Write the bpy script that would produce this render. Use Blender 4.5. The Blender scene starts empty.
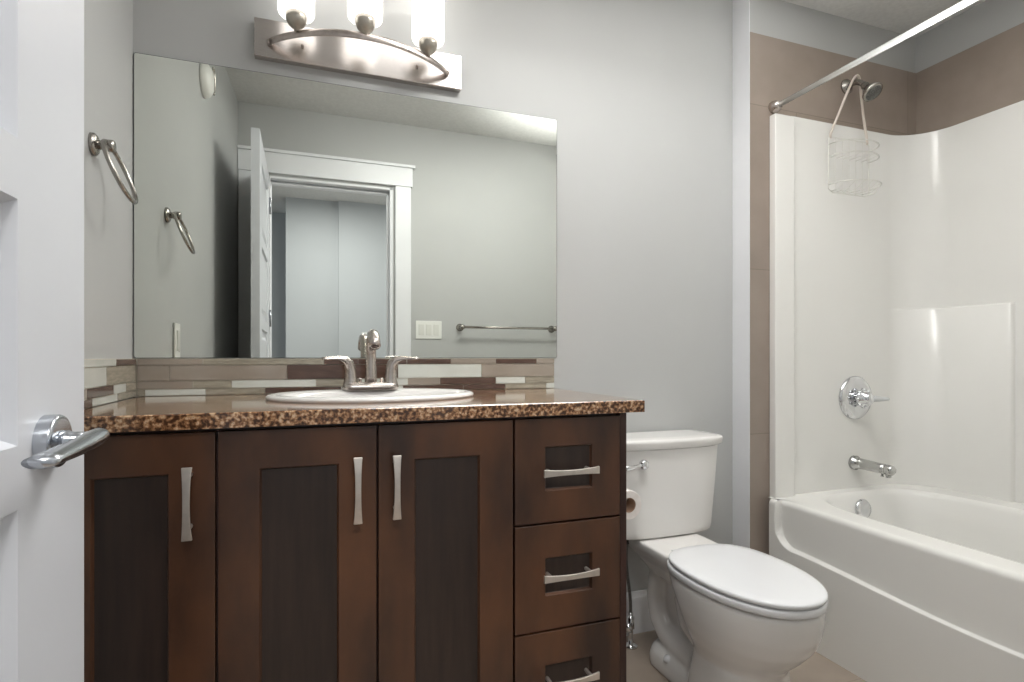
import bpy, bmesh, math, random
from mathutils import Vector, Matrix
random.seed(7)
PI = math.pi
SC = bpy.context.scene
COL = SC.collection

# ---------------------------------------------------------------- camera
cam = bpy.data.cameras.new('camera')
cam.sensor_fit = 'HORIZONTAL'; cam.sensor_width = 36
cam.lens = 549 / 1024 * 36
cam.shift_y = 16.5 / 1024
cam.clip_start = 0.02
camo = bpy.data.objects.new('camera', cam); COL.objects.link(camo)
camo.location = (0, 0, .98)
camo.rotation_euler = (PI / 2, 0, -math.radians(19.65))
SC.camera = camo

# ---------------------------------------------------------------- world, lights, exposure
w = bpy.data.worlds.new('world'); SC.world = w; w.use_nodes = True
w.node_tree.nodes['Background'].inputs[0].default_value = (.8, .88, 1, 1)
w.node_tree.nodes['Background'].inputs[1].default_value = .3
SC.view_settings.view_transform = 'Standard'
SC.view_settings.look = 'None'
SC.view_settings.gamma = 1
SC.view_settings.use_curve_mapping = False
SC.view_settings.exposure = 0.3

def area(name, loc, size, power, color, rot=(0, 0, 0), size_y=None, shape='DISK'):
    l = bpy.data.lights.new(name, 'AREA'); l.shape = shape; l.size = size
    if size_y: l.shape = 'RECTANGLE'; l.size_y = size_y
    l.energy = power; l.color = color
    o = bpy.data.objects.new(name, l); COL.objects.link(o)
    o.location = loc; o.rotation_euler = rot
    return o
CEIL = 2.392
area('added_lamp_light', (.75, .98, CEIL - .10), .34, 5, (1, .985, .95))  # light of the added ceiling lamp, out of view
# unseen fill added just under the ceiling, standing in for bounced flash
area('ceiling_bounce_fill', (.78, .99, CEIL - .05), 1.1, 15.5, (1, .995, .98), (-math.radians(24), 0, 0), .45)
bf = area('bounce_fill', (1.42, .82, 1.5), .7, 11, (1, .995, .98), (PI, 0, 0)); bf.data.spread = math.radians(72)  # unseen up-light added to brighten the ceiling toward the tub
area('hall_fill_top', (.10, -.85, CEIL - .03), .5, 22, (1, .99, .97))  # unseen area light added to brighten the hall, no fixture
area('hall_fill_side', (2.2, -.95, 1.3), 1.0, 10, (.97, .98, 1), (0, PI / 2, 0), 1.5)  # no window here: unseen side fill added for light from the hall

# ---------------------------------------------------------------- materials
def srgb(r, g, b):
    f = lambda v: (v / 255 / 12.92) if v / 255 <= .04045 else ((v / 255 + .055) / 1.055) ** 2.4
    return (f(r), f(g), f(b), 1)

def mat(name, c1, rough=.5, metal=0, c2=None, scale=8, stretch=(1, 1, 1), bump=0, bscale=200, coat=0,
        emit=None, estr=0, detail=3, ramp=(.35, .65), spec=None, rvar=0):
    m = bpy.data.materials.new(name); m.use_nodes = True
    nt = m.node_tree; b = nt.nodes['Principled BSDF']
    if c2 is None: c2 = tuple(min(1, c * .94) for c in c1[:3]) + (1,)
    tc = nt.nodes.new('ShaderNodeTexCoord'); mp = nt.nodes.new('ShaderNodeMapping')
    mp.inputs['Scale'].default_value = stretch
    nz = nt.nodes.new('ShaderNodeTexNoise'); nz.inputs['Scale'].default_value = scale; nz.inputs['Detail'].default_value = detail
    cr = nt.nodes.new('ShaderNodeValToRGB')
    cr.color_ramp.elements[0].position = ramp[0]; cr.color_ramp.elements[1].position = ramp[1]
    cr.color_ramp.elements[0].color = c1; cr.color_ramp.elements[1].color = c2
    L = nt.links.new
    L(tc.outputs['Object'], mp.inputs[0]); L(mp.outputs[0], nz.inputs[0]); L(nz.outputs[0], cr.inputs[0])
    L(cr.outputs[0], b.inputs['Base Color'])
    b.inputs['Roughness'].default_value = rough; b.inputs['Metallic'].default_value = metal
    b.inputs['Coat Weight'].default_value = coat; b.inputs['Coat Roughness'].default_value = .08
    if spec is not None: b.inputs['Specular IOR Level'].default_value = spec
    if bump:
        n2 = nt.nodes.new('ShaderNodeTexNoise'); n2.inputs['Scale'].default_value = bscale; n2.inputs['Detail'].default_value = 4
        bp = nt.nodes.new('ShaderNodeBump'); bp.inputs['Strength'].default_value = bump; bp.inputs['Distance'].default_value = .002
        L(mp.outputs[0], n2.inputs[0]); L(n2.outputs[0], bp.inputs['Height']); L(bp.outputs[0], b.inputs['Normal'])
    if emit:
        b.inputs['Emission Color'].default_value = emit; b.inputs['Emission Strength'].default_value = estr
    return m

M = {}
M['paint'] = mat('wall_paint', srgb(183, 184, 183), .55, c2=srgb(181, 182, 181), scale=3, bump=.06, bscale=160)
M['paint_hall'] = mat('hall_paint', srgb(190, 194, 197), .6, c2=srgb(188, 192, 195), scale=3, bump=.05, bscale=160)
M['ceil'] = mat('ceiling_paint', srgb(222, 222, 220), .8, c2=srgb(214, 214, 212), scale=60, bump=.5, bscale=90)
M['trimw'] = mat('trim_white', srgb(232, 233, 236), .35, c2=srgb(228, 229, 232), scale=4)
M['doorw'] = mat('door_white', srgb(210, 212, 217), .35, c2=srgb(207, 209, 214), scale=4)
M['nickel'] = mat('brushed_nickel', srgb(200, 192, 186), .26, 1, c2=srgb(186, 178, 172), scale=40, stretch=(1, 1, 12))
M['plate'] = mat('satin_nickel_plate', srgb(206, 200, 196), .27, 1, c2=srgb(198, 192, 188), scale=60, stretch=(1, 1, 14))
M['chrome'] = mat('chrome', srgb(225, 226, 228), .07, 1, c2=srgb(215, 216, 218), scale=10)
M['satin'] = mat('satin_chrome', srgb(196, 200, 206), .22, 1, c2=srgb(184, 188, 194), scale=30)
M['dark'] = mat('dark_rubber', srgb(34, 32, 32), .5, c2=srgb(26, 25, 25))
M['porc'] = mat('porcelain', srgb(232, 230, 227), .1, c2=srgb(229, 227, 224), scale=2, coat=.2)
M['seat'] = mat('toilet_seat_plastic', srgb(232, 233, 235), .2, c2=srgb(229, 230, 232), scale=2)
M['tub'] = mat('tub_acrylic', srgb(232, 231, 227), .22, c2=srgb(229, 228, 224), scale=2)
M['plasticw'] = mat('plate_plastic', srgb(236, 236, 232), .35, c2=srgb(230, 230, 226))
M['paper'] = mat('tissue_paper', srgb(236, 230, 226), .9, c2=srgb(228, 221, 216), scale=60, bump=.3)
M['card'] = mat('roll_core_card', srgb(170, 140, 118), .9, c2=srgb(156, 126, 104), scale=40)
M['caddyw'] = mat('caddy_plastic', srgb(226, 225, 218), .2, c2=srgb(222, 221, 214))
M['tilew'] = mat('glass_tile_white', srgb(214, 217, 210), .08, c2=srgb(206, 210, 202), scale=12, coat=.5)
M['tilet'] = mat('glass_tile_taupe', srgb(160, 150, 138), .08, c2=srgb(151, 141, 129), scale=12, coat=.5)
M['tileg'] = mat('stone_tile_sand', srgb(166, 160, 144), .2, c2=srgb(146, 140, 126), scale=30, stretch=(1, 1, 6))
M['tileb'] = mat('glass_tile_brown', srgb(94, 72, 62), .08, c2=srgb(80, 60, 50), scale=16, stretch=(1, 1, 5), coat=.5)
M['grout'] = mat('grout_pale', srgb(200, 194, 180), .8, c2=srgb(192, 186, 172), scale=80)
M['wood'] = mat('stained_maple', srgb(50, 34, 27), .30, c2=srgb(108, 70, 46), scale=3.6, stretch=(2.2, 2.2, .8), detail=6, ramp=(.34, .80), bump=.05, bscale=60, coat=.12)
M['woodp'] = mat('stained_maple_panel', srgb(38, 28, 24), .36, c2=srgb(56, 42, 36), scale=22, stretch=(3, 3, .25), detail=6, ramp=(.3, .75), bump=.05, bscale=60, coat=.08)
M['woods'] = mat('dark_case_wood', srgb(44, 26, 22), .35, c2=srgb(62, 38, 32), scale=14, stretch=(1, 1, .2))

def granite():
    m = mat('granite_laminate', srgb(180, 138, 100), .12, c2=srgb(70, 46, 32), scale=132, detail=6, ramp=(.42, .60), coat=.6)
    nt = m.node_tree; b = nt.nodes['Principled BSDF']; cr = [n for n in nt.nodes if n.type == 'VALTORGB'][0]
    e = cr.color_ramp.elements.new(.50); e.color = srgb(134, 94, 64)
    e = cr.color_ramp.elements.new(.36); e.color = srgb(206, 176, 144)
    v = nt.nodes.new('ShaderNodeTexVoronoi'); v.inputs['Scale'].default_value = 260
    mp = [n for n in nt.nodes if n.type == 'MAPPING'][0]
    c2 = nt.nodes.new('ShaderNodeValToRGB')
    c2.color_ramp.elements[0].position = .1; c2.color_ramp.elements[0].color = (.35, .3, .26, 1)
    c2.color_ramp.elements[1].position = .45; c2.color_ramp.elements[1].color = (1, 1, 1, 1)
    mx = nt.nodes.new('ShaderNodeMix'); mx.data_type = 'RGBA'; mx.blend_type = 'MULTIPLY'; mx.inputs[0].default_value = .7
    L = nt.links.new
    L(mp.outputs[0], v.inputs[0]); L(v.outputs[0], c2.inputs[0])
    L(cr.outputs[0], mx.inputs[6]); L(c2.outputs[0], mx.inputs[7]); L(mx.outputs[2], b.inputs['Base Color'])
    return m
M['granite'] = granite()

def tile_mat(name, ca, cb, cg, w_, h_, plane, rough=.35, off=(0, 0, 0)):
    m = bpy.data.materials.new(name); m.use_nodes = True
    nt = m.node_tree; b = nt.nodes['Principled BSDF']; L = nt.links.new
    tc = nt.nodes.new('ShaderNodeTexCoord'); mp = nt.nodes.new('ShaderNodeMapping')
    mp.inputs['Location'].default_value = off
    if plane == 'xz': mp.inputs['Rotation'].default_value = (-PI / 2, 0, 0)
    if plane == 'yz': mp.inputs['Rotation'].default_value = (-PI / 2, 0, -PI / 2)
    br = nt.nodes.new('ShaderNodeTexBrick')
    br.inputs['Scale'].default_value = 1; br.inputs['Brick Width'].default_value = w_; br.inputs['Row Height'].default_value = h_
    br.inputs['Mortar Size'].default_value = .0016; br.inputs['Mortar Smooth'].default_value = .1
    br.inputs['Color1'].default_value = ca; br.inputs['Color2'].default_value = cb; br.inputs['Mortar'].default_value = cg
    nz = nt.nodes.new('ShaderNodeTexNoise'); nz.inputs['Scale'].default_value = 9; nz.inputs['Detail'].default_value = 8
    rr = nt.nodes.new('ShaderNodeMapRange'); rr.inputs[3].default_value = .80; rr.inputs[4].default_value = 1.15
    mx = nt.nodes.new('ShaderNodeMix'); mx.data_type = 'RGBA'; mx.blend_type = 'MULTIPLY'; mx.inputs[0].default_value = 1
    L(tc.outputs['Object'], mp.inputs[0]); L(mp.outputs[0], br.inputs[0]); L(tc.outputs['Object'], nz.inputs[0])
    L(nz.outputs[0], rr.inputs[0]); L(br.outputs[0], mx.inputs[6]); L(rr.outputs[0], mx.inputs[7]); L(mx.outputs[2], b.inputs['Base Color'])
    b.inputs['Roughness'].default_value = rough
    bp = nt.nodes.new('ShaderNodeBump'); bp.inputs['Strength'].default_value = .3; bp.inputs['Distance'].default_value = .001; bp.invert = True
    L(br.outputs[1], bp.inputs['Height']); L(bp.outputs[0], b.inputs['Normal'])
    return m
M['tilexz'] = tile_mat('shower_tile', srgb(150, 137, 127), srgb(145, 132, 122), srgb(128, 116, 106), 1.22, .61, 'xz', off=(.1, -.087, 0))
M['tileyz'] = tile_mat('shower_tile_side', srgb(152, 139, 129), srgb(147, 134, 124), srgb(130, 118, 108), 1.22, .61, 'yz', off=(.1, -.087, 0))
M['floor'] = tile_mat('floor_tile', srgb(164, 151, 138), srgb(160, 147, 134), srgb(144, 132, 121), .61, .61, 'xy', .3, off=(.2, .0, 0))

def glow(name, col, s):
    m = mat(name, srgb(250, 248, 244), .3, emit=col, estr=s)
    return m
M['shade'] = glow('lit_glass_shade', (1, .98, .95, 1), 1.5)
M['fillglow'] = glow('added_lamp_glow', (1, .98, .95, 1), 6.0)  # glow of the added ceiling lamp

def mirror_mat():
    m = mat('mirror_silver', srgb(233, 236, 230), .0, 1, c2=srgb(232, 235, 229), scale=1)
    return m
M['mirror'] = mirror_mat()

# ---------------------------------------------------------------- helpers
def link(name, bm, m, parent=None, smooth=False, bevel=0, segs=2, mats=None, sub=0, autos=False):
    me = bpy.data.meshes.new(name)
    bmesh.ops.recalc_face_normals(bm, faces=bm.faces)
    bm.to_mesh(me); bm.free()
    for mm in (mats or [m]): me.materials.append(mm)
    o = bpy.data.objects.new(name, me); COL.objects.link(o)
    if smooth:
        for p in me.polygons: p.use_smooth = True
    if parent is not None:
        o.parent = parent
        o.matrix_parent_inverse = Matrix.Translation(-parent.location) if parent.rotation_euler[2] == 0 and parent.parent is None else o.matrix_parent_inverse
        if parent.type != 'EMPTY': o.matrix_parent_inverse = Matrix.Identity(4)
    if bevel:
        md = o.modifiers.new('bevel', 'BEVEL'); md.width = bevel; md.segments = segs; md.limit_method = 'ANGLE'; md.angle_limit = math.radians(40)
        for p in me.polygons: p.use_smooth = True
        wn = o.modifiers.new('wn', 'WEIGHTED_NORMAL'); wn.keep_sharp = False
    if sub:
        md = o.modifiers.new('sub', 'SUBSURF'); md.levels = sub; md.render_levels = sub
    return o

def thing(name, label, cat, loc=(0, 0, 0), group=None):
    o = bpy.data.objects.new(name, None); COL.objects.link(o)
    o.location = loc; o.empty_display_size = .05
    o['label'] = label; o['category'] = cat
    if group: o['group'] = group
    return o
def tag(o, label, cat, group=None, kind=None):
    o['label'] = label; o['category'] = cat
    if group: o['group'] = group
    if kind: o['kind'] = kind
    return o
def struct(o, label, cat='room'):
    o['kind'] = 'structure'; o['label'] = label; o['category'] = cat
    return o

def bx(bm, x0, x1, y0, y1, z0, z1, mi=0, fwd=None):
    vs = [bm.verts.new((x, y, z)) for x in (x0, x1) for y in (y0, y1) for z in (z0, z1)]
    fs = []
    for q in ((0, 1, 3, 2), (4, 6, 7, 5), (0, 4, 5, 1), (2, 3, 7, 6), (0, 2, 6, 4), (1, 5, 7, 3)):
        f = bm.faces.new([vs[i] for i in q]); f.material_index = mi; fs.append(f)
    return vs
def box(name, d, m, parent=None, bevel=0, segs=2):
    bm = bmesh.new(); bx(bm, *d); return link(name, bm, m, parent, bevel=bevel, segs=segs)

def loft(bm, rings, cap0=True, cap1=True, closed=True, mi=0):
    R = [[bm.verts.new(p) for p in r] for r in rings]
    n = len(R[0])
    for a, b in zip(R, R[1:]):
        for i in range(n if closed else n - 1):
            j = (i + 1) % n
            f = bm.faces.new((a[i], a[j], b[j], b[i])); f.material_index = mi
    if cap0: bm.faces.new(R[0][::-1]).material_index = mi
    if cap1: bm.faces.new(R[-1]).material_index = mi
    return R

def tube(bm, pts, r, n=14, flat=None, up=None):
    """sweep a round (or flat: (rx, rz)) section along pts; r is a number or one per point"""
    P = [Vector(p) for p in pts]
    k = len(P); rs = r if isinstance(r, (list, tuple)) else [r] * k
    rings = []; N = None
    for i in range(k):
        T = (P[min(i + 1, k - 1)] - P[max(i - 1, 0)]).normalized()
        if N is None:
            ref = Vector(up) if up else (Vector((0, 0, 1)) if abs(T.z) < .9 else Vector((1, 0, 0)))
            N = (ref - T * ref.dot(T)).normalized()
        else:
            N = (N - T * N.dot(T)).normalized()
        B = T.cross(N)
        a, b = (rs[i], rs[i]) if not isinstance(rs[i], (list, tuple)) else rs[i]
        rings.append([P[i] + B * a * math.cos(2 * PI * t / n) + N * b * math.sin(2 * PI * t / n) for t in range(n)])
    return loft(bm, rings)

def lathe(bm, prof, c, axis='z', n=32, mi=0, sx=1, sy=1):
    """prof: (r, h) pairs along the axis from point c"""
    c = Vector(c); rings = []
    A = {'z': (Vector((1, 0, 0)), Vector((0, 1, 0)), Vector((0, 0, 1))), 'x': (Vector((0, 1, 0)), Vector((0, 0, 1)), Vector((1, 0, 0))),
         'y': (Vector((1, 0, 0)), Vector((0, 0, 1)), Vector((0, 1, 0)))}
    if isinstance(axis, str): u, v, a = A[axis]
    else:
        a = Vector(axis).normalized(); ref = Vector((0, 0, 1)) if abs(a.z) < .9 else Vector((1, 0, 0))
        u = ref.cross(a).normalized(); v = a.cross(u)
    for r, h in prof:
        rings.append([c + a * h + u * (r * sx * math.cos(2 * PI * t / n)) + v * (r * sy * math.sin(2 * PI * t / n)) for t in range(n)])
    return loft(bm, rings, mi=mi)

def bez(p0, p1, p2, p3, n=12):
    o = []
    for i in range(n + 1):
        t = i / n; a = (1 - t)
        o.append(tuple(a ** 3 * p0[k] + 3 * a * a * t * p1[k] + 3 * a * t * t * p2[k] + t ** 3 * p3[k] for k in range(3)))
    return o

def rrect(cx, cy, hx, hy, r, n=6):
    o = []
    for (sx, sy, a0) in ((1, 1, 0), (-1, 1, 90), (-1, -1, 180), (1, -1, 270)):
        for i in range(n + 1):
            a = math.radians(a0 + 90 * i / n)
            o.append((cx + sx * (hx - r) + r * math.cos(a), cy + sy * (hy - r) + r * math.sin(a)))
    return o
def sup(cx, cy, a, b, e=2.0, n=64):
    o = []
    for i in range(n):
        t = 2 * PI * i / n; c_, s_ = math.cos(t), math.sin(t)
        o.append((cx + a * math.copysign(abs(c_) ** (2 / e), c_), cy + b * math.copysign(abs(s_) ** (2 / e), s_)))
    return o

# ================================================================ ROOM SHELL
D = 1.70          # vanity wall
S = 1.612         # furred wall of the tub alcove
YO = .03          # opposite (door) wall
XS = 1.508        # where the alcove wall steps forward
XR = 2.398        # far wall of the alcove
XL0, XL1 = -.405, -.4545   # left wall at y=YO and at y=D (slightly out of square)
def xl(y): return XL0 + (XL1 - XL0) * (y - YO) / (D - YO)

struct(box('floor', (-1.2, XR + .1, -2.6, D + .1, -.06, 0), M['floor']), 'taupe stone tile floor', 'floor')
struct(box('ceiling', (-1.3, XS, -2.6, D + .1, CEIL, CEIL + .08), M['ceil']), 'white ceiling', 'ceiling')
struct(box('ceiling_over_tub', (XS, XR + .1, -.1, D + .1, 2.337, CEIL + .08), M['ceil']), 'white textured ceiling over the bathtub', 'ceiling')
struct(box('ceiling_hall_side', (XS, XR + .1, -2.6, -.1, CEIL, CEIL + .08), M['ceil']), 'white hall ceiling', 'ceiling')
struct(box('wall_back', (-.60, XS, D, D + .1, 0, CEIL), M['paint']), 'grey painted wall behind the vanity and toilet', 'wall')
bm = bmesh.new()
v = [(XL0, YO), (XL1, D), (XL1 - .12, D), (XL0 - .12, YO)]
loft(bm, [[(x, y, 0) for x, y in v], [(x, y, CEIL) for x, y in v]])
struct(link('wall_left', bm, M['paint']), 'pale grey painted left wall behind the open door', 'wall')
# furred alcove wall: its return face is the light strip right of the toilet wall
struct(box('wall_alcove', (XS, XR, S + .008, D + .1, 0, 2.337), M['paint']), 'grey painted wall stepping forward at the head of the tub', 'wall')
struct(box('wall_right', (XR, XR + .1, -.1, D + .1, 0, 2.337), M['paint']), 'grey painted wall along the tub', 'wall')
struct(box('trim_2', (XS - .003, XS, S + .001, D - .0005, 0, CEIL - .001), M['trimw']), 'white painted return of the stepped wall beside the toilet', 'wall trim')
# shower tile: the column beside the tub and the band above the surround
bm = bmesh.new(); bx(bm, XS + .001, XR - .008, S, S + .009, 0, 2.182)
struct(link('wall_tile_head', bm, M['tilexz']), 'taupe stone tile around the head of the tub', 'wall tile')
bm = bmesh.new(); bx(bm, XR - .008, XR + .001, YO, S + .009, .4, 2.182)
struct(link('wall_tile_side', bm, M['tileyz']), 'taupe stone tile band above the surround along the tub', 'wall tile')
# opposite wall, with the doorway
JX0, JX1, HT = -.252, .437, 2.000
struct(box('wall_front', (JX1, XR, YO - .12, YO, 0, CEIL), M['paint']), 'grey painted wall opposite the vanity right of the doorway', 'wall')
struct(box('wall_front_left', (-.53, JX0, YO - .12, YO, 0, CEIL), M['paint']), 'narrow grey wall left of the doorway', 'wall')
struct(box('wall_front_over_door', (JX0, JX1, YO - .12, YO, HT, CEIL), M['paint']), 'grey wall above the doorway', 'wall')
# hallway beyond the doorway
struct(box('wall_hall_back', (-.25, .192, -2.02, -1.83, 0, CEIL), M['paint_hall']), 'blue grey hall wall seen through the doorway', 'wall')
struct(box('wall_hall_right', (.192, 2.5, -2.02, -1.79, 0, CEIL), M['paint_hall']), 'blue grey hall wall right of the corner', 'wall')
struct(box('wall_hall_far', (-1.3, -.25, -2.6, -2.42, 0, CEIL), M['paint_hall']), 'shaded hall wall further back', 'wall')
struct(box('wall_hall_left', (-1.3, -1.2, -2.6, YO - .12, 0, CEIL), M['paint_hall']), 'left end of the hall', 'wall')
struct(box('wall_hall_end', (2.45, 2.5, -2.0, YO - .12, 0, CEIL), M['paint_hall']), 'right end of the hall', 'wall')

# door casing (both jambs, head board with cap)
bm = bmesh.new()
for y0, y1 in ((YO, YO + .018), (YO - .138, YO - .12)):
    bx(bm, JX1 + .012, JX1 + .105, y0, y1, 0, HT + .012)
    bx(bm, xl(YO) + .004, JX0 - .006, y0, y1, 0, HT + .012)
    bx(bm, xl(YO) + .002, JX1 + .115, y0 - (.004 if y0 < 0 else 0), y1 + .004, HT + .012, HT + .125)
    bx(bm, xl(YO) + .001, JX1 + .130, y0 - (.014 if y0 < 0 else 0), y1 + .014, HT + .125, HT + .142)
bx(bm, JX1 - .018, JX1 + .001, YO - .12, YO, 0, HT)
bx(bm, JX0 - .001, JX0 + .010, YO - .12, YO, 0, HT)
bx(bm, JX0, JX1, YO - .12, YO, HT - .012, HT + .001)
bx(bm, JX1 - .030, JX1 - .018, YO - .085, YO - .045, 0, HT - .018)
bx(bm, JX0 + .01, JX1 - .018, YO - .085, YO - .045, HT - .030, HT - .018)
struct(link('trim_1', bm, M['trimw'], bevel=.002), 'white craftsman door casing with a head board and cap', 'door casing')

# baseboards
def baseboard(name, x0, x1, label):
    bm = bmesh.new()
    bx(bm, x0, x1, D - .014, D, 0, .118); 
    prof = [(D, .118), (D - .014, .118), (D - .013, .127), (D - .008, .133), (D - .006, .144), (D, .146)]
    loft(bm, [[(x, y, z) for y, z in prof] for x in (x0, x1)])
    return struct(link(name, bm, M['trimw']), label, 'baseboard')
baseboard('baseboard_back', .700, XS, 'white moulded baseboard behind the toilet')
bm = bmesh.new(); bx(bm, XS - .013, XS, S, D - .014, 0, .142)
struct(link('baseboard_step', bm, M['trimw'], bevel=.003), 'short white baseboard on the wall return', 'baseboard')

# ---------------------------------------------------------------- open entry door (leaf runs from the hinge to beside the counter)
LX0, LY0, LX1, LY1 = -.2470, YO + .004, -.2353, .712   # visible face line
ang = math.atan2(LX1 - LX0, LY1 - LY0)
LL = math.hypot(LX1 - LX0, LY1 - LY0)
def door_leaf():
    # local: s along the leaf (0 hinge .. LL), d depth (0 = visible face, positive = away), z
    th = .036
    def W(s, d, z):
        return (LX0 + math.sin(ang) * s - math.cos(ang) * d, LY0 + math.cos(ang) * s + math.sin(ang) * d, z)
    panels_z = [(.20, .500), (.545, .851), (.905, 1.114), (1.165, 1.50), (1.55, 1.89)]
    zs = [.012]; 
    for a, b in panels_z: zs += [a, b]
    zs.append(1.998)
    s0, s1, s2, s3 = .112, LL / 2 - .05, LL / 2 + .05, LL - .134
    cols = [0, s0, s3, LL]
    bm = bmesh.new()
    for side in (0, 1):
        f = (lambda d: d) if side == 0 else (lambda d: th - d)
        def quad(pts): bm.faces.new([bm.verts.new(W(s, f(d), z)) for s, d, z in pts])
        for i in range(3):
            for j in range(len(zs) - 1):
                a, b, c, e = cols[i], cols[i + 1], zs[j], zs[j + 1]
                if i == 1 and j % 2 == 1:
                    # moulded recess and raised field
                    lv = [(0, 0), (.006, .009), (.016, .010), (.034, .010), (.050, .003)]
                    for (i0, d0), (i1, d1) in zip(lv, lv[1:]):
                        A = [(a + i0, d0, c + i0), (b - i0, d0, c + i0), (b - i0, d0, e - i0), (a + i0, d0, e - i0)]
                        B = [(a + i1, d1, c + i1), (b - i1, d1, c + i1), (b - i1, d1, e - i1), (a + i1, d1, e - i1)]
                        for k in range(4): quad([A[k], A[(k + 1) % 4], B[(k + 1) % 4], B[k]])
                    i1, d1 = lv[-1]
                    quad([(a + i1, d1, c + i1), (b - i1, d1, c + i1), (b - i1, d1, e - i1), (a + i1, d1, e - i1)])
                else:
                    quad([(a, 0, c), (b, 0, c), (b, 0, e), (a, 0, e)])
    z0, z1 = zs[0], zs[-1]
    for q in ([(0, 0, z0), (0, th, z0), (0, th, z1), (0, 0, z1)], [(LL, 0, z0), (LL, th, z0), (LL, th, z1), (LL, 0, z1)],
              [(0, 0, z0), (LL, 0, z0), (LL, th, z0), (0, th, z0)], [(0, 0, z1), (LL, 0, z1), (LL, th, z1), (0, th, z1)]):
        bm.faces.new([bm.verts.new(W(*p)) for p in q])
    bmesh.ops.remove_doubles(bm, verts=bm.verts, dist=.0001)
    leaf = link('door_1', bm, M['doorw'])
    struct(leaf, 'white panelled door standing open at the left with a lever handle', 'door')
    # handle set
    s_h, z_h = .592, .902
    bm = bmesh.new()
    c = Vector(W(s_h, 0, z_h)); nrm = Vector((math.cos(ang), -math.sin(ang), 0))
    lathe(bm, [(.0005, -.001), (.0248, -.001), (.0248, .010), (.0238, .0125), (.020, .0135), (.0005, .0135)], c, nrm, 40)
    rose = link('door_rose', bm, M['satin'], leaf, smooth=False, bevel=.001)
    rose['label'] = 'round satin chrome rose'
    bm = bmesh.new()
    lathe(bm, [(.0005, .012), (.0105, .012), (.0095, .018), (.0080, .022), (.0080, .038), (.0005, .038)], c, nrm, 24)
    # lever: flat sided blade from the neck back toward the hinge
    def LV(s, d, z): return Vector(W(s_h + s, -d, z_h + z))
    pts = [LV(.012, .041, .004), LV(.009, .0415, .004), LV(.0, .042, .0035), LV(-.02, .043, .0025), LV(-.05, .044, .001), LV(-.085, .044, 0), LV(-.106, .0435, -.0005), LV(-.118, .043, -.001)]
    tube(bm, pts, [(.0030, .0030), (.0060, .0052), (.0085, .0075), (.0095, .0084), (.0095, .0076), (.0104, .0064), (.0112, .0056), (.0112, .0050)], 28, up=(0, 0, 1))
    lv = link('door_lever', bm, M['satin'], leaf, smooth=True)
    lv['label'] = 'satin chrome lever'
    for zc in (.28, 1.20, 1.83):
        bm = bmesh.new()
        lathe(bm, [(.001, -.048), (.0055, -.046), (.0055, .046), (.001, .048)], W(-.002, -.006, zc), 'z', 12)
        link('hinge', bm, M['satin'], leaf, smooth=True)
    bm = bmesh.new(); 
    vs = [W(LL + .0008, .006, .865), W(LL + .0008, .030, .865), W(LL + .0008, .030, .925), W(LL + .0008, .006, .925)]
    vs2 = [W(LL - .002, .006, .865), W(LL - .002, .030, .865), W(LL - .002, .030, .925), W(LL - .002, .006, .925)]
    loft(bm, [vs, vs2]); link('latch_plate', bm, M['satin'], leaf)
door_leaf()

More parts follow.
